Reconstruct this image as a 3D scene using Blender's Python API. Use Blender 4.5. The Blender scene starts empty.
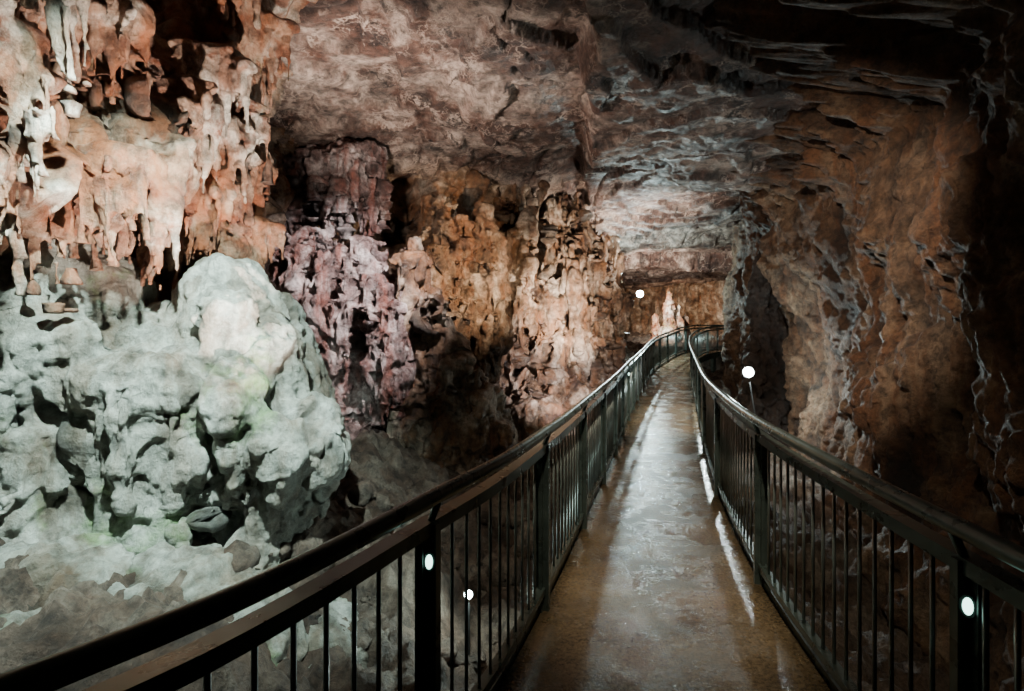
import bpy, bmesh, math, random
import numpy as np
from mathutils import Vector, Matrix
from mathutils.bvhtree import BVHTree
random.seed(7)
scene = bpy.context.scene
COL = scene.collection

# ---------------------------------------------------------------- noise
G = np.array([[1,1,0],[-1,1,0],[1,-1,0],[-1,-1,0],[1,0,1],[-1,0,1],[1,0,-1],[-1,0,-1],[0,1,1],[0,-1,1],[0,1,-1],[0,-1,-1]],dtype=np.float32)
def _h(ix,iy,iz,seed):
    with np.errstate(over='ignore'):
        h = ix*np.uint32(374761393)+iy*np.uint32(668265263)+iz*np.uint32(2147483647)+np.uint32(seed*1013+17)
        h = (h^(h>>np.uint32(13)))*np.uint32(1274126177)
        h = (h^(h>>np.uint32(15)))*np.uint32(2246822519)
        return h^(h>>np.uint32(16))
def perlin(p,seed=0):
    p=np.asarray(p,dtype=np.float32)
    fl=np.floor(p); f=p-fl; i=fl.astype(np.int32).view(np.uint32)
    u = f*f*f*(f*(f*6-15)+10)
    def g(dx,dy,dz):
        h=_h(i[:,0]+np.uint32(dx),i[:,1]+np.uint32(dy),i[:,2]+np.uint32(dz),seed)%np.uint32(12)
        v=G[h]
        return v[:,0]*(f[:,0]-dx)+v[:,1]*(f[:,1]-dy)+v[:,2]*(f[:,2]-dz)
    def L(a,b,t): return a+(b-a)*t
    x00=L(g(0,0,0),g(1,0,0),u[:,0]); x10=L(g(0,1,0),g(1,1,0),u[:,0])
    x01=L(g(0,0,1),g(1,0,1),u[:,0]); x11=L(g(0,1,1),g(1,1,1),u[:,0])
    return L(L(x00,x10,u[:,1]),L(x01,x11,u[:,1]),u[:,2])
def fbm(p,o=4,seed=0,gain=.5):
    a=1.;s=0
    for k in range(o):
        s=s+a*perlin(p*(2.0**k)+k*7.3,seed+k); a*=gain
    return s
def ridged(p,o=3,seed=0):
    a=1.;s=0
    for k in range(o):
        s=s+a*(1-2*np.abs(perlin(p*(2.0**k)+k*3.1,seed+k))); a*=.5
    return s
def sst(a,b,x):
    t=np.clip((x-a)/(b-a),0,1); return t*t*(3-2*t)
def gauss(P,c,r):
    r=np.array(r if hasattr(r,'__len__') else (r,r,r)); d=(P-np.array(c))/r
    return np.exp(-(d*d).sum(1))
A_=lambda *a: np.array(a,dtype=np.float32)
def drip(P,freq,seed,rag=1.0):
    """overhanging lips with dripping, toothed lower edges (flowstone)"""
    w=1.5*fbm(P*A_(.7,.7,.25),2,seed)+rag*(.22*ridged(P*A_(2.4,2.4,.25),2,seed+5)+.10*ridged(P*A_(7,7,.6),1,seed+9)*freq)
    t=-P[:,2]*freq+w; lay=np.floor(t); f=t-lay
    q=np.stack([lay*1.73+.5,P[:,0]*.55,P[:,1]*.55],1)
    amp=np.clip(.45+1.3*perlin(q,seed+13),0,1.2)
    return (f**1.3)*(1-sst(.87,1,f))*amp, f
def pits(P,freq,seed,th=.22):
    n=perlin(P*A_(freq,freq,freq*.7)+.3*np.stack([perlin(P*freq*2,seed+3)]*3,1),seed)
    return sst(th,th+.22,n)
def folds(P,freq,seed):
    """deep vertical folds: rounded pipes with sharp creases between"""
    q=P*A_(freq,freq,freq*.13)+.25*np.stack([perlin(P*A_(freq,freq,freq*.5),seed+2)]*3,1)
    return np.abs(perlin(q,seed))**.6

# ---------------------------------------------------------------- mesh helpers
def new_obj(name,mesh,mat=None,parent=None,smooth=True):
    o=bpy.data.objects.new(name,mesh); COL.objects.link(o)
    if mat: mesh.materials.append(mat)
    if parent: o.parent=parent
    if smooth and len(mesh.polygons):
        mesh.polygons.foreach_set('use_smooth',np.ones(len(mesh.polygons),dtype=bool))
    return o
def empty(name,loc=(0,0,0)):
    o=bpy.data.objects.new(name,None); COL.objects.link(o); o.location=loc; o.empty_display_size=.2; return o
def grid_mesh(name,P,nu,nv,flip=False):
    me=bpy.data.meshes.new(name)
    idx=np.arange(nu*nv).reshape(nu,nv)
    a=idx[:-1,:-1].ravel();b=idx[1:,:-1].ravel();c=idx[1:,1:].ravel();d=idx[:-1,1:].ravel()
    F=np.stack([a,b,c,d] if not flip else [a,d,c,b],1)
    me.vertices.add(len(P)); me.vertices.foreach_set('co',P.astype(np.float32).ravel())
    me.loops.add(F.size); me.loops.foreach_set('vertex_index',F.ravel().astype(np.int32))
    me.polygons.add(len(F)); me.polygons.foreach_set('loop_start',np.arange(0,F.size,4,dtype=np.int32))
    me.update(calc_edges=True); me.validate()
    return me
def set_cav(me,c):
    c=np.clip(c,0,1)
    at=me.attributes.new('cav','FLOAT','POINT'); at.data.foreach_set('value',c.astype(np.float32))
def catmull(pts,n=12):
    pts=[np.array(p,float) for p in pts]
    pts=[2*pts[0]-pts[1]]+pts+[2*pts[-1]-pts[-2]]
    out=[]
    for i in range(1,len(pts)-2):
        p0,p1,p2,p3=pts[i-1:i+3]
        for k in range(n):
            t=k/n
            out.append(.5*((2*p1)+(-p0+p2)*t+(2*p0-5*p1+4*p2-p3)*t*t+(-p0+3*p1-3*p2+p3)*t**3))
    out.append(pts[-2]); return np.array(out)

# ---------------------------------------------------------------- materials
def rock_mat(name,dark,mid,light,tint,sc=.6,bump=.6,rough=(.35,.8),streak=.5,veins=0,moss=0,cavmix=.75,speck=.5,mosscol=(.12,.2,.05),blotch=None):
    m=bpy.data.materials.new(name); m.use_nodes=True; nt=m.node_tree; N=nt.nodes; Lk=nt.links.new
    bs=N['Principled BSDF']
    geo=N.new('ShaderNodeNewGeometry')
    def mp(s,loc=(0,0,0)):
        x=N.new('ShaderNodeMapping'); x.inputs['Scale'].default_value=s; x.inputs['Location'].default_value=loc; Lk(geo.outputs['Position'],x.inputs['Vector']); return x.outputs[0]
    def noise(v,s,d=8,r=.6,dist=0):
        x=N.new('ShaderNodeTexNoise'); x.inputs['Scale'].default_value=s; x.inputs['Detail'].default_value=d; x.inputs['Roughness'].default_value=r; x.inputs['Distortion'].default_value=dist
        Lk(v,x.inputs['Vector']); return x.outputs['Fac']
    def ramp(f,stops):
        x=N.new('ShaderNodeValToRGB'); e=x.color_ramp.elements
        while len(e)<len(stops): e.new(.5)
        for k,(p,c) in enumerate(stops):
            e[k].position=p; e[k].color=(c[0],c[1],c[2],1) if hasattr(c,'__len__') else (c,c,c,1)
        Lk(f,x.inputs['Fac']); return x.outputs['Color']
    def mix(a,b,f,mode='MIX'):
        x=N.new('ShaderNodeMix'); x.data_type='RGBA'; x.blend_type=mode
        if hasattr(f,'links'): Lk(f,x.inputs[0])
        else: x.inputs[0].default_value=f
        for s,v in ((x.inputs[6],a),(x.inputs[7],b)):
            if hasattr(v,'links'): Lk(v,s)
            else: s.default_value=(v[0],v[1],v[2],1)
        return x.outputs[2]
    def math_(op,a,b):
        x=N.new('ShaderNodeMath'); x.operation=op
        for s,v in ((x.inputs[0],a),(x.inputs[1],b)):
            if hasattr(v,'links'): Lk(v,s)
            else: s.default_value=v
        return x.outputs[0]
    iso=mp((1,1,1)); st=mp((2.2,2.2,.3),(3,1,2))
    n1=noise(iso,sc,9,.66,.4)
    base=ramp(n1,[(.36,dark),(.48,mid),(.62,light)])
    n2=noise(st,1.5,9,.66,.3)
    base=mix(base,tint,math_('MULTIPLY',ramp(n2,[(.47,0),(.58,1)]),streak))
    if blotch:
        n6=noise(mp((1,1,1),(2,7,5)),2.6,8,.7,.5)
        base=mix(base,blotch,ramp(n6,[(.52,0),(.62,.85)]))
    if moss:
        n5=noise(mp((1,1,1),(9,4,1)),.9,6,.65)
        base=mix(base,mosscol,math_('MULTIPLY',ramp(n5,[(.58,0),(.68,1)]),moss))
    n3=noise(iso,6,12,.78)
    base=mix(base,ramp(n3,[(.38,(1-speck)),(.58,1.0)]),1.0,'MULTIPLY')
    if veins:
        nn=N.new('ShaderNodeTexNoise'); nn.inputs['Scale'].default_value=1.2; nn.inputs['Detail'].default_value=8; nn.inputs['Roughness'].default_value=.65; Lk(iso,nn.inputs['Vector'])
        va=N.new('ShaderNodeVectorMath'); va.operation='MULTIPLY_ADD'; Lk(nn.outputs['Color'],va.inputs[0]); va.inputs[1].default_value=(1.6,1.6,1.6); Lk(iso,va.inputs[2])
        brk=ramp(noise(iso,1.7,4),[(.42,0),(.55,1)])
        for s_,wd,col,am in ((.75,.03,light,veins),(2.3,.04,light,veins*.8),(.5,.022,(dark[0]*.2,dark[1]*.2,dark[2]*.2),1.0)):
            vo=N.new('ShaderNodeTexVoronoi'); vo.feature='DISTANCE_TO_EDGE'; vo.inputs['Scale'].default_value=s_
            Lk(va.outputs[0],vo.inputs['Vector'])
            vf=ramp(vo.outputs['Distance'],[(0,1),(wd,0)])
            base=mix(base,col,math_('MULTIPLY',math_('MULTIPLY',vf,brk),am))
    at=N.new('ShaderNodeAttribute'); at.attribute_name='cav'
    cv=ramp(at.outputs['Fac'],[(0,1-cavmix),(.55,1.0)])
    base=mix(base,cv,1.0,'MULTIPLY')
    Lk(base,bs.inputs['Base Color'])
    rr=N.new('ShaderNodeMapRange'); Lk(noise(iso,2.3,6),rr.inputs['Value']); rr.inputs['From Min'].default_value=.35; rr.inputs['From Max'].default_value=.65
    rr.inputs['To Min'].default_value=rough[0]; rr.inputs['To Max'].default_value=rough[1]
    Lk(rr.outputs[0],bs.inputs['Roughness'])
    b1=N.new('ShaderNodeBump'); b1.inputs['Strength'].default_value=bump; b1.inputs['Distance'].default_value=.2
    hh=math_('ADD',noise(iso,3.0,14,.74),math_('MULTIPLY',noise(mp((1,1,.45)),14,8,.7),.3))
    Lk(hh,b1.inputs['Height']); Lk(b1.outputs[0],bs.inputs['Normal'])
    return m
def plain(name,col,rough=.4,metal=0,var=.3,emis=None,es=0):
    m=bpy.data.materials.new(name); m.use_nodes=True; nt=m.node_tree; N=nt.nodes; Lk=nt.links.new; bs=N['Principled BSDF']
    tc=N.new('ShaderNodeNewGeometry'); n=N.new('ShaderNodeTexNoise'); n.inputs['Scale'].default_value=9; n.inputs['Detail'].default_value=6; Lk(tc.outputs['Position'],n.inputs['Vector'])
    r=N.new('ShaderNodeValToRGB'); r.color_ramp.elements[0].position=.3; r.color_ramp.elements[1].position=.7
    r.color_ramp.elements[0].color=tuple(c*(1-var) for c in col)+(1,); r.color_ramp.elements[1].color=tuple(min(1,c*(1+var)) for c in col)+(1,)
    Lk(n.outputs['Fac'],r.inputs['Fac']); Lk(r.outputs['Color'],bs.inputs['Base Color'])
    mr=N.new('ShaderNodeMapRange'); Lk(n.outputs['Fac'],mr.inputs['Value']); mr.inputs['To Min'].default_value=max(0.03,rough-.12); mr.inputs['To Max'].default_value=rough+.15; Lk(mr.outputs[0],bs.inputs['Roughness'])
    bs.inputs['Metallic'].default_value=metal
    if emis: bs.inputs['Emission Color'].default_value=emis+(1,); bs.inputs['Emission Strength'].default_value=es
    return m
M_pale=rock_mat('pale_flowstone',(.16,.13,.1),(.42,.44,.38),(.74,.79,.72),(.24,.15,.09),sc=1.2,bump=.9,moss=.75,streak=.5,mosscol=(.16,.36,.08),speck=.6,rough=(.35,.7))
M_redL=rock_mat('red_white_flowstone',(.2,.06,.028),(.5,.31,.2),(.88,.82,.7),(.40,.13,.045),sc=1.2,bump=.9,streak=.75,moss=.6,speck=.72,blotch=(.34,.10,.038),mosscol=(.2,.28,.07))
M_pink=rock_mat('pink_flowstone',(.05,.03,.027),(.27,.185,.17),(.68,.6,.57),(.25,.085,.06),sc=1.9,bump=.9,streak=.7,rough=(.15,.45),speck=.75)
M_brn=rock_mat('brown_flowstone',(.045,.022,.014),(.22,.135,.08),(.58,.48,.38),(.22,.09,.035),sc=1.3,bump=.9,streak=.65,rough=(.22,.6),speck=.75)
M_dark=rock_mat('painted_shade_limestone',(.01,.006,.004),(.025,.014,.009),(.05,.032,.02),(.025,.01,.005),sc=1.3,bump=.9,streak=.65,rough=(.45,.75),speck=.7)  # near-black colour stands in for shade on the right-hand pillar
M_right=rock_mat('red_brown_limestone',(.05,.026,.014),(.145,.08,.043),(.30,.205,.13),(.155,.06,.022),sc=.6,bump=1.0,streak=.7,rough=(.5,.85),speck=.8)
M_ceil=rock_mat('ceiling_limestone',(.035,.016,.012),(.135,.073,.053),(.52,.41,.34),(.12,.044,.025),sc=.8,bump=.8,streak=.4,veins=.85,rough=(.35,.7),speck=.8)
M_grd=rock_mat('cave_rubble',(.05,.032,.022),(.15,.105,.078),(.3,.25,.2),(.14,.07,.04),sc=1.4,bump=1.0,streak=.3,rough=(.5,.9),speck=.75)
M_steel=plain('painted_green_steel',(.09,.12,.11),.28,.5)
M_galv=plain('galvanised_steel',(.2,.23,.22),.35,.7)
M_lamp=plain('lamp_housing',(.03,.03,.03),.4,.6)
M_glow=plain('lamp_glass',(.9,1,.95),.3,0,emis=(.75,1,.97),es=160)
M_glow2=plain('marker_light_glass',(.9,1,.95),.3,0,emis=(.55,1,.85),es=5)

# ---------------------------------------------------------------- walls
def wall(name,poly,z0,z1,nu,nv,dispf,mat,side,near=3.0):
    C=catmull(poly,20); seg=np.linalg.norm(np.diff(C,axis=0),axis=1)
    mid=(C[1:]+C[:-1])/2; dist=np.linalg.norm(mid,axis=1)
    w=seg/np.maximum(dist,near)**.8*np.where(mid[:,1]<1,.5,1)
    s=np.concatenate([[0],np.cumsum(w)]); t=np.linspace(0,s[-1],nu)
    X=np.interp(t,s,C[:,0]);Y=np.interp(t,s,C[:,1])
    T=np.stack([np.gradient(X),np.gradient(Y)],1); 
    k=31; ker=np.hanning(k);ker/=ker.sum()
    T=np.stack([np.convolve(np.pad(T[:,j],k//2,'edge'),ker,'valid') for j in (0,1)],1)
    T/=np.linalg.norm(T,axis=1)[:,None]
    Nn=np.stack([T[:,1],-T[:,0]],1)*side
    zz=np.linspace(z0,z1,nv)
    P=np.zeros((nu,nv,3)); P[:,:,0]=X[:,None];P[:,:,1]=Y[:,None];P[:,:,2]=zz[None]
    N3=np.zeros_like(P); N3[:,:,0]=Nn[:,0:1];N3[:,:,1]=Nn[:,1:2]
    P=P.reshape(-1,3);N3=N3.reshape(-1,3)
    d,vz,cav=dispf(P)
    Q=P+N3*d[:,None]; Q[:,2]+=vz
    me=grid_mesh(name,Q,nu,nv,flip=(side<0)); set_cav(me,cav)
    return new_obj(name,me,mat)
def dL(P):
    w=P+0.35*np.stack([fbm(P*.8,2,91),fbm(P*.8,2,92),fbm(P*.8,2,93)],1)
    big=fbm(P*A_(.38,.38,.45),3,1)
    fl=ridged(w*A_(1.6,1.6,.3),3,11)
    knob=ridged(w*A_(2.6,2.6,1.5),2,31)
    dr,f=drip(P,.8,61); dr2,f2=drip(P+5,2.1,71)
    fo=folds(w,2.4,85)
    pt=pits(P,1.7,81)
    far=1-.5*sst(16,22,P[:,1])
    d=(.55*big+.20*fl+.34*dr+.15*dr2+.06*knob-.28*pt+.3*fo)*far+.05*fbm(P*6,3,41)
    d-=1.7*gauss(P,(-3.2,4.5,4.7),(.9,.38,.45))
    d-=.8*gauss(P,(-4.3,7.6,3.6),(1.2,1.0,1.0))
    d-=1.3*sst(2.75,1.8,P[:,2])*sst(6.5,5.0,P[:,1])
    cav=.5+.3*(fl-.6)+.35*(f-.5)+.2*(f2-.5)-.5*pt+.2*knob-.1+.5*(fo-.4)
    vz=.10*fbm(P*1.2,3,51)-.25*dr
    return d,vz,cav
left_poly=[(-3.8,-6),(-3.7,-2),(-3.5,1),(-3.35,3.2),(-3.0,5.2),(-3.5,6.2),(-4.8,7.2),(-4.8,9),(-4.0,10.8),(-2.7,11.6),(-1.5,12.4),(-.9,13.9),(-.1,13.9),(.9,14.6),(2.0,16.8),(3.3,19.5),(4.2,23),(5.1,27),(6.2,32),(7.4,37),(10,39)]
wl=wall('wall_left',left_poly,-2.4,6.3,1300,400,dL,M_redL,+1)
wl.data.materials.append(M_brn)
me=wl.data; cy=np.zeros(len(me.vertices)*3,np.float32); me.vertices.foreach_get('co',cy); cy=cy.reshape(-1,3)
li=np.zeros(len(me.loops),np.int32); me.loops.foreach_get('vertex_index',li)
fy=cy[li.reshape(-1,4)[:,0]]; me.polygons.foreach_set('material_index',((fy[:,1]+.8*perlin(fy*1.5,3))>6.4).astype(np.int32)); me.update()
def dR(P):
    w=P+0.3*np.stack([fbm(P*.6,2,191),fbm(P*.6,2,192),fbm(P*.6,2,193)],1)
    big=fbm(P*A_(.25,.25,.2),2,101)
    fl=fbm(w*A_(1.6,1.6,.2),3,111)
    med=fbm(P*A_(1.5,1.5,.9),5,131,.58)
    blk=fbm(P*A_(.8,.8,.6)+7,3,161)*4; blk=(np.floor(blk)+sst(0,.25,blk-np.floor(blk)))*.09
    d=.38*big+.15*fl+.15*med+.04*fbm(P*7,3,141)+blk*(1-sst(3.4,4.2,P[:,2]))
    nr=1-sst(6,17,P[:,1])
    d+=sst(4.0,5.4,P[:,2]+.5*med)*2.1*nr
    d-=.4*gauss(P,(5.0,10.2,.6),(1.6,2.4,1.8))
    d-=2.6*gauss(P,(6.3,13.6,1.2),(1.4,1.2,1.9))
    cav=.55+.5*fl+.7*med-.6*gauss(P,(6.3,13.6,1.2),(1.6,1.5,2.2))  # last term paints the niche's shade into the rock colour
    return d,.1*fbm(P*1.,3,151),cav
right_poly=[(3.6,-6),(3.5,-2),(3.6,1),(3.8,3.5),(4.3,6),(5.1,9),(5.9,12),(6.7,15),(7.4,17.6),(8.0,19.6),(9.3,21.0),(12,21.8),(17,22)]
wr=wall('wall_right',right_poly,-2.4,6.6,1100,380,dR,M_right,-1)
def dE(P):
    w=P+0.3*np.stack([fbm(P*.6,2,291),fbm(P*.6,2,292),fbm(P*.6,2,293)],1)
    return .7*fbm(P*.35,3,201)+.3*ridged(w*A_(1,1,.4),3,211)+.1*fbm(P*2,3,213),0*P[:,0],.5+.4*ridged(w*A_(1,1,.4),2,211)
we=wall('wall_back',[(7.0,36),(8.5,34.5),(11,33),(13,30),(16,27.5),(19,25)],-2,6.5,260,130,dE,M_brn,+1)
wb=wall('wall_front',[(5,-5),(2,-6),(-1,-6.2),(-5,-5.2)],-2.4,6.5,120,90,dE,M_brn,+1)

# ceiling
def sheet(name,x0,x1,y0,y1,nx,ny,f,mat,flip):
    t=np.linspace(0,1,ny); ys=y0+(y1-y0)*(t**1.5)
    xs=np.linspace(x0,x1,nx)
    P=np.zeros((nx,ny,3));P[:,:,0]=xs[:,None];P[:,:,1]=ys[None];P=P.reshape(-1,3)
    z,cav=f(P);P[:,2]=z
    me=grid_mesh(name,P,nx,ny,flip=flip);set_cav(me,cav)
    return new_obj(name,me,mat)
def fC(P):
    x=P[:,0];y=P[:,1]
    wv=.6*fbm(P*.7,4,301)
    big=fbm(P*A_(.25,.25,1),3,302)
    q=fbm(P*A_(.2,.16,1)+5,4,303,.45)*5; st=np.floor(q)+sst(.0,.05,q-np.floor(q))
    q2=fbm(P*A_(.5,.45,1)+9,3,313,.5)*4; st2=np.floor(q2)+sst(.0,.08,q2-np.floor(q2))
    cr=sst(.95,1,1-2*np.abs(perlin(P*A_(.45,.3,1)+.25*wv[:,None],321)))
    z=5.45+.15*big+.12*st+.025*st2+.045*fbm(P*1.6,5,304)+.018*ridged(P*3.1,3,305)+.10*cr
    e=(x-(1.15+.12*(y-8)+wv*.5))
    z-=.5*sst(-.06,.10,e)*sst(19,18,y+wv)
    z-=.22*sst(-.05,.1,(x+.6-.25*y+2.2+wv))*sst(11,10.7,y+wv)
    z-=.3*sst(20.5,21.0,y+wv)
    z-=.9*sst(25.0,25.4,y+wv+.15*x)
    z-=.35*sst(-1.5,-5,x)
    z-=.55*sst(8,15,y)*sst(2.5,-.5,x)
    cav=.5+.7*fbm(P*1.6,3,304)-.6*cr+.25*(q-np.floor(q))
    return z,cav
ceil=sheet('ceiling',-7,18,-7,40,700,900,fC,M_ceil,True)

# ---------------------------------------------------------------- walkway geometry
Lp=[(-3.0,-2.8),(-1.6,0),(-.90,.9),(-.62,1.3),(-.30,2.0),(-.08,2.5),(.16,3.2),(.34,3.75),(.73,5.05),(1.29,6.95),(2.5,11.2),(4.35,17),(5.7,20),(7.2,22.5),(8.6,24),(10.5,24.9),(13.5,25.2)]
Rp=[(.95,-2.8),(1.25,0),(1.39,1.5),(1.49,2.45),(1.66,3.6),(1.98,5.0),(2.52,6.95),(3.85,11.2),(5.65,17),(6.8,20),(7.9,21.9),(9.0,22.9),(10.8,23.5),(13.5,23.7)]
def zdeck(y): return np.interp(y,[-9,11,14,17,20,22,23.5,30],[0,0,.06,.2,.42,.62,.72,.72])
def path(pts,step=.1):
    C=catmull(pts,14); s=np.concatenate([[0],np.cumsum(np.linalg.norm(np.diff(C,axis=0),axis=1))])
    n=int(s[-1]/step); t=np.linspace(0,s[-1],n)
    X=np.interp(t,s,C[:,0]);Y=np.interp(t,s,C[:,1]); return np.stack([X,Y,zdeck(Y)],1),t
def frames(P):
    T=np.gradient(P[:,:2],axis=0);T/=np.linalg.norm(T,axis=1)[:,None]
    return T,np.stack([T[:,1],-T[:,0]],1)
def sweep(P,prof,off,z):
    T,Nr=frames(P);n=len(P);k=len(prof)
    V=np.zeros((n,k,3))
    for j,(a,b) in enumerate(prof):
        V[:,j,:2]=P[:,:2]+Nr*(off+a); V[:,j,2]=P[:,2]+z+b
    F=[]
    for i in range(n-1):
        for j in range(k):
            j2=(j+1)%k; F.append((i*k+j,i*k+j2,(i+1)*k+j2,(i+1)*k+j))
    F.append(tuple(range(k))[::-1]);F.append(tuple((n-1)*k+j for j in range(k)))
    return V.reshape(-1,3).tolist(),F
def mesh_from(name,parts,mat,parent=None,smooth=False):
    V=[];F=[]
    for v,f in parts:
        o=len(V);V+=[tuple(x) for x in v];F+=[tuple(i+o for i in q) for q in f]
    me=bpy.data.meshes.new(name);me.from_pydata(V,[],F);me.update()
    bm=bmesh.new();bm.from_mesh(me);bmesh.ops.recalc_face_normals(bm,faces=bm.faces);bm.to_mesh(me);bm.free()
    return new_obj(name,me,mat,parent,smooth)
def box(c,t,nr,l,w,z0,z1):
    t=np.array(t);nr=np.array(nr);V=[]
    for z in (z0,z1):
        for a,b in ((-1,-1),(1,-1),(1,1),(-1,1)):
            p=np.array(c[:2])+t*a*l/2+nr*b*w/2;V.append((p[0],p[1],z))
    return V,[(3,2,1,0),(4,5,6,7),(0,1,5,4),(1,2,6,5),(2,3,7,6),(3,0,4,7)]
def cyl(c0,c1,r0,r1,k=8,sq=1.0):
    c0=np.array(c0,float);c1=np.array(c1,float);d=c1-c0;d/=np.linalg.norm(d)
    u=np.cross(d,(0,0,1.) if abs(d[2])<.9 else (1.,0,0));u/=np.linalg.norm(u);v=np.cross(d,u)
    V=[];
    for c,r in ((c0,r0),(c1,r1)):
        for j in range(k):
            a=2*math.pi*j/k;V.append(tuple(c+r*(sq*math.cos(a)*u+math.sin(a)*v)))
    F=[(j,(j+1)%k,k+(j+1)%k,k+j) for j in range(k)]+[tuple(range(k))[::-1],tuple(range(k,2*k))]
    return V,F
rect=lambda w,h:[(-w/2,-h/2),(w/2,-h/2),(w/2,h/2),(-w/2,h/2)]
circ=lambda r,k=14:[(r*math.cos(2*math.pi*j/k),r*math.sin(2*math.pi*j/k)) for j in range(k)]
LP,Lt=path(Lp);RP,Rt=path(Rp)

M_deck=bpy.data.materials.new('wet_concrete_deck');M_deck.use_nodes=True
def deckmat(m):
    nt=m.node_tree;N=nt.nodes;Lk=nt.links.new;bs=N['Principled BSDF'];g=N.new('ShaderNodeNewGeometry')
    def nz(s,d=8,r=.6):
        n=N.new('ShaderNodeTexNoise');n.inputs['Scale'].default_value=s;n.inputs['Detail'].default_value=d;n.inputs['Roughness'].default_value=r;Lk(g.outputs['Position'],n.inputs['Vector']);return n.outputs['Fac']
    def rp(f,a,b,ca,cb):
        r=N.new('ShaderNodeValToRGB');r.color_ramp.elements[0].position=a;r.color_ramp.elements[1].position=b;r.color_ramp.elements[0].color=ca+(1,);r.color_ramp.elements[1].color=cb+(1,);Lk(f,r.inputs['Fac']);return r.outputs['Color']
    c1=rp(nz(1.6,9,.7),.36,.64,(.11,.078,.042),(.34,.25,.15)); c2=rp(nz(45,6,.75),.4,.58,(.35,.35,.35),(1,1,1))
    mx=N.new('ShaderNodeMix');mx.data_type='RGBA';mx.blend_type='MULTIPLY';mx.inputs[0].default_value=1;Lk(c1,mx.inputs[6]);Lk(c2,mx.inputs[7]);Lk(mx.outputs[2],bs.inputs['Base Color'])
    Lk(rp(nz(2.6,9,.7),.42,.58,(.08,)*3,(.36,)*3),bs.inputs['Roughness'])
    bs.inputs['Specular IOR Level'].default_value=.6
    b=N.new('ShaderNodeBump');b.inputs['Strength'].default_value=.45;b.inputs['Distance'].default_value=.008
    ad=N.new('ShaderNodeMath');ad.operation='ADD';Lk(nz(70,4,.6),ad.inputs[0]);Lk(nz(9,5,.5),ad.inputs[1]);Lk(ad.outputs[0],b.inputs['Height']);Lk(b.outputs[0],bs.inputs['Normal'])
deckmat(M_deck)
walk=empty('walkway')
n=260
def rs(P,n):
    s=np.concatenate([[0],np.cumsum(np.linalg.norm(np.diff(P[:,:2],axis=0),axis=1))]);t=np.linspace(0,s[-1],n)
    return np.stack([np.interp(t,s,P[:,k]) for k in range(3)],1)
A=rs(LP,n);B=rs(RP,n)
V=[];F=[]
for i in range(n):
    a,b=A[i],B[i]
    for k in range(9):
        p=a+(b-a)*k/8; V.append((p[0],p[1],p[2]))
for i in range(n):
    a,b=A[i],B[i]; V.append((a[0],a[1],a[2]-.14));V.append((b[0],b[1],b[2]-.14))
o=n*9
for i in range(n-1):
    for k in range(8): F.append((i*9+k,i*9+k+1,(i+1)*9+k+1,(i+1)*9+k))
    F.append((o+2*i,o+2*i+2,o+2*i+3,o+2*i+1)); F.append((i*9,(i+1)*9,o+2*i+2,o+2*i)); F.append((i*9+8,o+2*i+1,o+2*i+3,(i+1)*9+8))
mesh_from('deck',[(V,F)],M_deck,walk,True)
mesh_from('edge_channels',[sweep(LP,rect(.05,.24),-.03,-.08),sweep(RP,rect(.05,.24),.03,-.08)],M_steel,walk)
legs=[]
for P,sgn in ((LP,1),(RP,-1)):
    T,Nr=frames(P)
    for i in range(10,len(P),32):
        c=P[i,:2]+Nr[i]*.12*sgn; legs.append(box(c,T[i],Nr[i],.12,.12,-2.2,P[i,2]-.13))
mesh_from('legs',legs,M_steel,walk)

def railing(P,t,inner,phase,spacing,lit):
    e=empty('walkway_railing'); T,Nr=frames(P)
    mesh_from('handrail',[sweep(P,circ(.03),inner*.055,1.10)],M_steel,e,True)
    mesh_from('top_rail',[sweep(P,rect(.065,.05),0,.975)],M_steel,e)
    mesh_from('bottom_rail',[sweep(P,rect(.05,.04),0,.12)],M_steel,e)
    posts=[];bal=[];brk=[];hous=[];glow=[]
    L=t[-1]
    def at(s): return np.array([np.interp(s,t,P[:,k]) for k in range(3)]),np.array([np.interp(s,t,T[:,k]) for k in range(2)]),np.array([np.interp(s,t,Nr[:,k]) for k in range(2)])
    s=phase; ps=[]
    while s<L-.05:
        p,tt,nn=at(s); ps.append(s)
        posts.append(box(p,tt,nn,.035,.09,p[2]-.30,p[2]+.99))
        posts.append(box(p,tt,nn,.10,.02,p[2]-.30,p[2]+.96))
        brk.append(cyl((p[0],p[1],p[2]+.96),(p[0]+nn[0]*inner*.05,p[1]+nn[1]*inner*.05,p[2]+1.08),.014,.014,8))
        if lit(p[1]):
            base=np.array([p[0]+nn[0]*inner*.005,p[1]+nn[1]*inner*.005,p[2]+.86])
            d=np.array([nn[0]*inner*.55-tt[0]*.83,nn[1]*inner*.55-tt[1]*.83,0])
            hous.append(cyl(base,base+d*.04,.036,.036,18,.6)); glow.append(cyl(base+d*.038,base+d*.044,.028,.024,18,.5))
        s+=spacing
    s=.05
    while s<L:
        if min(abs(s-q) for q in ps)>.06:
            p,tt,nn=at(s); bal.append(cyl((p[0],p[1],p[2]+.13),(p[0],p[1],p[2]+.96),.008,.008,6))
        s+=.115
    mesh_from('posts',posts,M_steel,e);mesh_from('balusters',bal,M_galv,e,True);mesh_from('brackets',brk,M_steel,e,True)
    mesh_from('marker_light_housings',hous,M_steel,e);mesh_from('marker_light_lenses',glow,M_glow2,e)
    return e
def phase_for(P,t,y0,sp):
    s=np.interp(y0,P[:,1],t); return s%sp
railing(LP,Lt,+1,phase_for(LP,Lt,1.98,1.38),1.38,lambda y:(y<2.4) or 9<y<10.2)
railing(RP,Rt,-1,phase_for(RP,Rt,1.66,1.95),1.95,lambda y:y<2.4)

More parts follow.
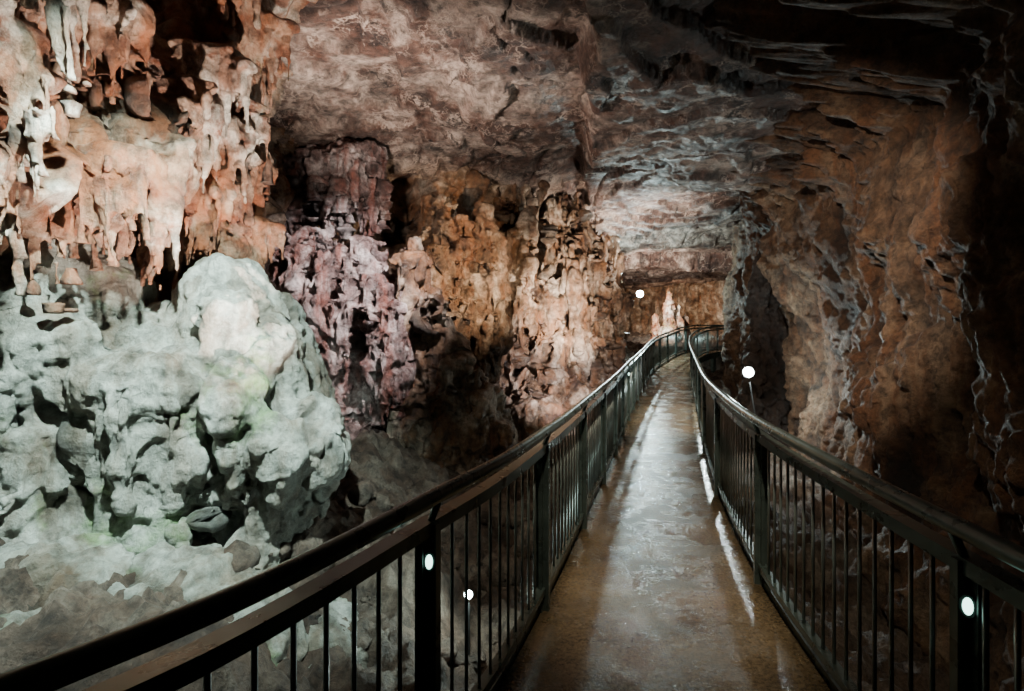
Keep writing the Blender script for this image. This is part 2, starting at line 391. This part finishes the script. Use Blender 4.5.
# ---------------------------------------------------------------- ground
def fG(P):
    x=P[:,0];y=P[:,1]
    cx=np.interp(y,LP[:,1],LP[:,0])
    z=-1.35+.055*np.clip(y-6,0,30)
    d=np.clip(cx-x,0,9)
    z+=1.25*sst(.6,3.0,d)*sst(7.0,5.0,y)+.9*sst(1.2,4,d)*sst(5.5,7.5,y)
    z+=.35*fbm(P*.7,4,401)+.14*ridged(P*1.9,3,402)+.09*fbm(P*5,5,403,.65)
    und=sst(-.6,.0,x-cx)*sst(2.4,1.6,x-cx)
    z=np.minimum(z,np.where(und>.02,zdeck(y)-.45,99))
    return z,.5+.6*ridged(P*1.9,2,402)-.2
gr=sheet('floor',-7,18,-7,40,800,1000,fG,M_grd,False)

# ---------------------------------------------------------------- flowstone formations
class Form:
    def __init__(s): s.bm=bmesh.new()
    def blob(s,c,r,sub=3,rot=0):
        m=Matrix.Translation(c)@Matrix.Rotation(rot,4,'Z')@Matrix.Diagonal((r[0],r[1],r[2],1))
        bmesh.ops.create_icosphere(s.bm,subdivisions=sub,radius=1,matrix=m)
    def tear(s,top,L,R,lean=(0,0),k=8,flat=1.0,rot=0,tip=.22):
        prof=[(0,.01),(.03,.6),(.12,.9),(.3,1),(.5,.8),(.7,.55),(.85,.36),(1,.04)]
        rings=[]
        for h,r in prof:
            rr=max(r,tip)*R if 0<h<1 else .05*R
            ring=[]
            for j in range(k):
                a=2*math.pi*j/k; x=rr*math.cos(a);y=rr*flat*math.sin(a)
                xr=x*math.cos(rot)-y*math.sin(rot); yr=x*math.sin(rot)+y*math.cos(rot)
                ring.append(s.bm.verts.new((top[0]+xr+lean[0]*h*L,top[1]+yr+lean[1]*h*L,top[2]+R*.4-h*(L+R*.4))))
            rings.append(ring)
        for a,b in zip(rings[:-1],rings[1:]):
            for j in range(k): s.bm.faces.new((a[j],b[j],b[(j+1)%k],a[(j+1)%k]))
        s.bm.faces.new(rings[0]);s.bm.faces.new(rings[-1][::-1])
    def mite(s,base,H,R,k=12,seed=0):
        r_=random.Random(seed);rings=[]
        n=14
        for i in range(n):
            h=i/(n-1); rr=R*((1-h)**.6*.85+.12)*(1+.25*math.sin(h*19+seed)+.1*r_.random()) if h<1 else .02*R
            rings.append([s.bm.verts.new((base[0]+rr*math.cos(2*math.pi*j/k),base[1]+rr*math.sin(2*math.pi*j/k),base[2]+h*H)) for j in range(k)])
        for a,b in zip(rings[:-1],rings[1:]):
            for j in range(k): s.bm.faces.new((a[j],a[(j+1)%k],b[(j+1)%k],b[j]))
        s.bm.faces.new(rings[0][::-1]);s.bm.faces.new(rings[-1])
    def bvh(s): s.bm.normal_update(); return BVHTree.FromBMesh(s.bm)
    def done(s,name,mat,voxel=.03,sm=2,amp=1.0,fr=1.0,flute=.03,dr=.2,pit=.12,rock=.0,rag=1.0,pf=2.4,fold=.0,ff=3.0):
        bmesh.ops.recalc_face_normals(s.bm,faces=s.bm.faces)
        me=bpy.data.meshes.new(name);s.bm.to_mesh(me);s.bm.free()
        o=bpy.data.objects.new(name+'_tmp',me);COL.objects.link(o)
        r=o.modifiers.new('r','REMESH');r.mode='VOXEL';r.voxel_size=voxel
        q=o.modifiers.new('s','SMOOTH');q.factor=.6;q.iterations=sm
        dg=bpy.context.evaluated_depsgraph_get();ev=o.evaluated_get(dg)
        m2=bpy.data.meshes.new_from_object(ev);bpy.data.objects.remove(o)
        N_=len(m2.vertices);P=np.zeros(N_*3,np.float32);m2.vertices.foreach_get('co',P);P=P.reshape(-1,3)
        Nn=np.zeros(N_*3,np.float32);m2.vertex_normals.foreach_get('vector',Nn);Nn=Nn.reshape(-1,3)
        a=fbm(P*1.1*fr,3,501); b=ridged(P*A_(2.6,2.6,.9)*fr,3,511); c=fbm(P*A_(7,7,5)*fr,4,521,.6)
        d=amp*(.12*a+.05*(b-.6)+.035*c)
        fl=ridged(P*A_(5.5,5.5,.7)*fr,2,531)
        side=1-np.abs(Nn[:,2])**2
        d+=flute*(fl-.5)*side
        d1,f1=drip(P,1.15*fr,541,rag); d2,f2=drip(P+3,2.9*fr,551,rag)
        pt=pits(P,pf*fr,561,.2)
        d+=side*(dr*(d1-.3)+dr*.42*(d2-.3))-pit*pt
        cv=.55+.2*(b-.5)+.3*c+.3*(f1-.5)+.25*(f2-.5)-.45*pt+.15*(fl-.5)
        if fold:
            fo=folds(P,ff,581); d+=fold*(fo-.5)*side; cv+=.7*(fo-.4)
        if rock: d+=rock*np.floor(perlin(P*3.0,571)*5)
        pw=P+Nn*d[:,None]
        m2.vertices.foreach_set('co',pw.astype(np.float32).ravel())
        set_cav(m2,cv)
        m2.materials.clear();m2.update()
        return new_obj(name,m2,mat)
    def curtains(s,bv,pts,dirs,nrange,Rr,Lr,spread,hood=True,out=.9):
        for (p,d) in zip(pts,dirs):
            hit,nn,_,_=bv.ray_cast(Vector(p),Vector(d).normalized())
            if hit is None: continue
            tx=Vector((-nn.y,nn.x,0)); 
            if tx.length<.1: continue
            tx.normalize(); n=random.randint(*nrange); R0=random.uniform(*Rr)
            W=n*R0*spread
            if hood: s.blob(hit+Vector((0,0,R0*.5)),(W*.5+R0*.8,R0*1.6,R0*1.8),2,math.atan2(tx.y,tx.x))
            arc=random.uniform(-.4,.4)
            for k in range(n):
                u=(k-(n-1)/2); off=u*R0*spread; R=R0*random.uniform(.6,1.1)
                q=hit+tx*off+Vector((nn.x,nn.y,0))*R0*random.uniform(.1,out)+Vector((0,0,arc*R0*u))
                s.tear(q,random.uniform(*Lr)*random.uniform(.5,1.15),R,lean=(-nn.x*.12,-nn.y*.12),flat=.8,rot=math.atan2(tx.y,tx.x))
def rays(n,ox,tx,tz,y0,ty):
    pts=[];dirs=[]
    for _ in range(n):
        x=random.uniform(*tx);z=random.uniform(*tz);o_=(x+ox,y0,z);pts.append(o_);dirs.append((x-o_[0],ty-y0,0))
    return pts,dirs

# A: big pale mound, near left, spreading into a skirt below the railing
f=Form()
for c,r in [((-2.5,4.75,1.45),(.42,.55,.85)),((-2.1,4.7,1.0),(.30,.45,.8)),((-2.95,4.6,1.15),(.42,.5,.7)),((-4.05,4.5,1.85),(.66,.65,.85)),((-3.5,4.45,1.3),(.45,.5,.7)),
            ((-3.0,4.9,.2),(1.0,.75,1.35)),((-2.2,4.8,.1),(.45,.55,.8)),((-3.9,4.5,.1),(.8,.8,1.1)),((-3.3,4.8,-.7),(1.6,1.15,.9)),((-4.6,3.6,1.0),(.9,1.2,1.35)),((-2.7,5.7,.5),(.8,.8,1.6)),
            ((-3.5,3.5,-.75),(1.4,1.1,.95)),((-2.5,3.9,-.8),(1.0,.85,.8)),((-1.75,4.3,-1.1),(.8,.8,.6)),((-2.5,2.9,-1.2),(1.2,1.0,.7)),((-3.6,2.3,-.9),(1.3,1.2,.8))]:
    f.blob(c,r,4)
bv=f.bvh()
P_,D_=rays(26,0,(-4.2,-1.8),(.5,2.3),1.0,4.7); f.curtains(bv,P_,D_,(1,4),(.10,.19),(.45,1.1),1.25,hood=True,out=1.3)
P_,D_=rays(34,0,(-4.2,-1.75),(.1,2.3),1.0,4.7); f.curtains(bv,P_,D_,(3,7),(.03,.06),(.12,.35),1.35,hood=False,out=3.0)
f.done('flowstone_mound',M_pale,.02,3,1.1,1.0,.012,dr=.10,pit=.16,rag=.4,pf=1.7,fold=.07,ff=2.0)

# B: upper left draperies
def wall_bvh(o):
    me=o.data; V=[v.co for v in me.vertices]; return BVHTree.FromPolygons(V,[tuple(p.vertices) for p in me.polygons])
bw=wall_bvh(wl)
f=Form()
P_=[];D_=[]
for _ in range(210):
    y=random.uniform(2.2,5.8);z=random.uniform(2.5,5.3);P_.append((0,y-1.0,z-.3));D_.append((-3,1.0,.3))
f.curtains(bw,P_,D_,(3,10),(.022,.065),(.2,.8),1.5,hood=True,out=1.8)
for c,r in [((-2.85,5.35,4.1),(.32,.35,1.1)),((-2.78,5.3,3.2),(.22,.3,.6))]: f.blob(c,r,3)
bb=f.bvh()
P_,D_=rays(60,0,(-3.2,-2.5),(2.7,5.0),1.5,5.2); f.curtains(bb,P_,D_,(3,7),(.022,.055),(.2,.7),1.5,hood=False,out=1.6)
f.done('flowstone_drapery',M_redL,.021,1,.5,1.0,.012,dr=.08,pit=.04)

# C: pink cascade
f=Form()
for c,r in [((-3.4,9.3,2.2),(.75,.6,1.25)),((-2.6,9.2,2.1),(.6,.5,1.15)),((-2.1,9.1,1.4),(.45,.5,1.1)),((-3.2,9.5,.6),(1.3,.8,1.3)),((-3.0,9.9,4.5),(.7,.6,.65)),((-3.7,10.2,4.6),(.6,.6,.8))]: f.blob(c,r,3)
bb=f.bvh(); P_,D_=rays(200,.5,(-4.3,-1.6),(.2,4.8),4,9.2); f.curtains(bb,P_,D_,(3,8),(.03,.08),(.35,1.2),1.6,hood=True,out=2.2)
f.done('flowstone_cascade',M_pink,.027,0,.8,1.0,.03,dr=.14,pit=.10,fold=.28,ff=2.2)

# D: descending ridge
f=Form()
for c,r in [((-1.75,9.2,2.2),(.3,.45,.9)),((-1.35,9.2,1.5),(.3,.4,.9)),((-1.0,9.1,.9),(.3,.4,.85)),((-.6,9.2,.2),(.3,.4,.75)),((-.25,9.3,-.3),(.3,.4,.6)),((-1.3,9.3,0),(.8,.6,1.1)),((-1.4,10.8,2.6),(.7,.6,1.8)),((-.6,11.3,2.3),(.6,.6,2.0))]: f.blob(c,r,3)
bb=f.bvh(); P_,D_=rays(160,1.0,(-2.0,-.1),(-.2,4.2),4,9.2); f.curtains(bb,P_,D_,(2,6),(.03,.08),(.35,1.2),1.6,hood=True,out=2.2)
f.done('flowstone_ridge',M_brn,.028,0,.9,1.0,.035,dr=.16,pit=.12,fold=.28,ff=2.2)

# E: tall column group left of the walkway
f=Form()
for c,r in [((.1,13.2,4.4),(.4,.5,1.6)),((.0,13,2.8),(.6,.6,1.6)),((.6,13.4,1.6),(.7,.6,1.6)),((1.2,14.4,3.4),(.6,.7,2.0)),((1.4,14.4,1.2),(.8,.7,1.6)),((2.2,16.0,3.0),(.6,.8,1.9)),((2.5,16.2,.8),(.7,.8,1.5)),((3.0,18.2,2.8),(.5,.8,1.8)),((3.2,18.5,.8),(.6,.8,1.3)),((-.4,12.6,.6),(.5,.6,1.2)),((.3,12.6,0),(.8,.7,.9)),((1.2,13.4,-.1),(.9,.9,.9)),((2.3,15.4,0),(.8,1.0,.8)),((.5,11.9,-.5),(.9,.8,.7))]: f.blob(c,r,3)
bb=f.bvh()
def colrays(n,z0,z1):
    P_=[];D_=[]
    for _ in range(n):
        t=random.random();tx=-.6+4.4*t;ty=12.6+6.2*t;z=random.uniform(z0,z1)
        P_.append((tx+2.0-1.0*t,ty-5,z));D_.append((-2.0+1.0*t,5,0))
    return P_,D_
P_,D_=colrays(60,2.2,5.3); f.curtains(bb,P_,D_,(1,3),(.12,.22),(1.2,2.6),1.7,hood=False,out=2.2)
P_,D_=colrays(300,.0,5.4); f.curtains(bb,P_,D_,(2,6),(.04,.10),(.5,1.8),1.6,hood=False,out=2.5)
f.done('flowstone_column',M_brn,.034,0,.8,.9,.07,dr=.2,pit=.2,fold=.42,ff=1.5)

# F: far stalagmites
f=Form()
for b,H,R,sd in [((7.7,26.5,.2),3.5,.5,1),((8.25,26.8,.2),2.7,.4,2),((7.15,26.9,.2),2.3,.42,3),((8.8,27.4,.2),2.2,.4,4)]: f.mite(b,H,R,12,sd)
f.blob((7.8,27,.2),(1.6,.9,.9),3)
f.done('stalagmite',M_redL,.05,1,.6,1.3,.03,dr=.1)
# G: pillar in front of the right wall, shade painted into its near-black colour
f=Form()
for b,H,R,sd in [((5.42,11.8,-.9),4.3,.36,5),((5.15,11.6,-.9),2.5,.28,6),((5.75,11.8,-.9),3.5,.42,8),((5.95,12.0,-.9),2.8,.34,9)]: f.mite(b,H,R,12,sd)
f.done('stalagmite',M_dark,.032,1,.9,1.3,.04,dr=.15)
# H: boulders in the gully
f=Form()
for _ in range(60):
    y=random.uniform(5.2,13);cx=np.interp(y,LP[:,1],LP[:,0]);x=cx-random.uniform(.7,3.6)
    r=random.uniform(.12,.42); f.blob((x,y,-1.1+.05*(y-6)+r*.2),(r,r*random.uniform(.7,1.2),r*random.uniform(.5,.9)),2,random.random()*3)
for _ in range(220):
    y=random.uniform(1.6,6);cx=np.interp(y,LP[:,1],LP[:,0]);x=cx-random.uniform(.2,2.6)
    r=random.uniform(.03,.12); d=cx-x
    f.blob((x,y,-1.2+1.2*float(sst(.6,3.0,d))),(r,r,r*.7),2)
f.done('boulder_pile',M_grd,.025,0,.5,1.8,.0,dr=.0,pit=.03,rock=.03)

# ---------------------------------------------------------------- lamps
def floodlamp(loc,aim,energy,color,r=.05,rad=.04,arm=(0,0,-.32)):
    e=empty('floodlight',loc)
    d=(Vector(aim)-Vector(loc)).normalized(); q=d.to_track_quat('Z','Y').to_matrix()
    def tr(part):
        v,f_=part; return [tuple(q@Vector(p)) for p in v],f_
    ho=[tr(cyl((0,0,-.14),(0,0,0),r*.75,r*1.25,20)),tr(cyl((0,0,0),(0,0,.02),r*1.35,r*1.35,20))]
    mesh_from('housing',ho,M_lamp,e)
    mesh_from('lens',[tr(cyl((0,0,.021),(0,0,.03),r*1.15,r*1.05,20))],M_glow,e)
    a=Vector(arm)
    mesh_from('bracket',[cyl(tuple(a),tuple(a*.12),.015,.015,8),cyl(tuple(a),tuple(a*.97),.07,.07,12)],M_lamp,e)
    l=bpy.data.lights.new('bulb','POINT'); l.energy=energy;l.color=color;l.shadow_soft_size=rad
    o=bpy.data.objects.new('bulb',l);COL.objects.link(o);o.parent=e;o.location=d*.12
    return e
cool=(.78,1,.94);warm=(1,.74,.50);white=(1,.92,.82);pink=(1,.86,.76)
floodlamp((4.55,10.4,.85),(1.9,0,1.6),260,(.85,1,1),.08,.06,(.25,0,-1.6))
floodlamp((4.95,20.9,3.02),(2.2,0,1.7),900,(.75,1,1),.11,.08,(-1.3,.3,0))
floodlamp((-.38,4.7,-.62),(-.2,0,1.4),30,cool,.03,.04,(0,0,-.6))
def spot(loc,aim,energy,color,ang=90,rad=.05,blend=.8):  # unseen spots in mid-air without fixtures, added to light rock and deck
    l=bpy.data.lights.new('added_spotlight','SPOT');l.energy=energy;l.color=color;l.shadow_soft_size=rad;l.spot_size=math.radians(ang);l.spot_blend=blend
    o=bpy.data.objects.new('added_spotlight',l);COL.objects.link(o);o.location=loc
    o.rotation_euler=(Vector(aim)-Vector(loc)).to_track_quat('-Z','Y').to_euler();return o
spot((-1.2,2.0,3.9),(-3.25,4.4,.7),3200,cool,74)       # pale mound
spot((-.9,3.4,.5),(-3.0,4.6,4.0),2500,pink,60)         # upper-left draperies
spot((-2.1,6.8,3.4),(-1.0,8.4,5.5),800,pink,130)       # ceiling, left
spot((-.6,6.8,4.0),(-3.0,9.3,1.9),2400,(1,.92,.93),65) # pink cascade
spot((.5,8.6,2.6),(-1.2,11.0,2.9),1000,warm,80)
spot((1.9,10.6,1.6),(1.0,14.4,2.9),3000,(1,.84,.68),80) # column group
spot((1.7,10.0,.5),(.9,13.2,.4),1100,(1,.92,.95),85)
spot((4.4,15.5,2.6),(3.4,16.2,5.3),1500,white,120)     # ceiling slab
spot((1.0,3.2,3.9),(5.2,8.6,1.9),1900,(1,.85,.70),56)  # right wall
spot((5.6,21.6,2.6),(6.4,24.6,4.6),1600,white,110)
spot((5.3,21.2,4.2),(5.5,23.4,5.2),420,white,60)
spot((6.3,24.2,3.2),(7.8,26.8,2.0),2000,white,70)
spot((8.5,27.5,3.0),(9.5,33,2.4),1200,warm,100)
spot((.6,1.6,4.2),(1.6,5.2,0),560,(1,.88,.66),66)      # deck
spot((2.4,7.4,4.2),(3.0,10.6,0),800,(1,.90,.68),55)

w=bpy.data.worlds.new('cave_dark');scene.world=w;w.use_nodes=True
w.node_tree.nodes['Background'].inputs[0].default_value=(.5,.45,.42,1);w.node_tree.nodes['Background'].inputs[1].default_value=.004

cam=bpy.data.cameras.new('camera');co=bpy.data.objects.new('camera',cam);COL.objects.link(co)
co.location=(0,0,1.7);co.rotation_euler=(math.pi/2,0,0);cam.sensor_width=36;cam.lens=540/1024*36;cam.shift_y=-17.5/1024;cam.clip_start=.05
scene.camera=co
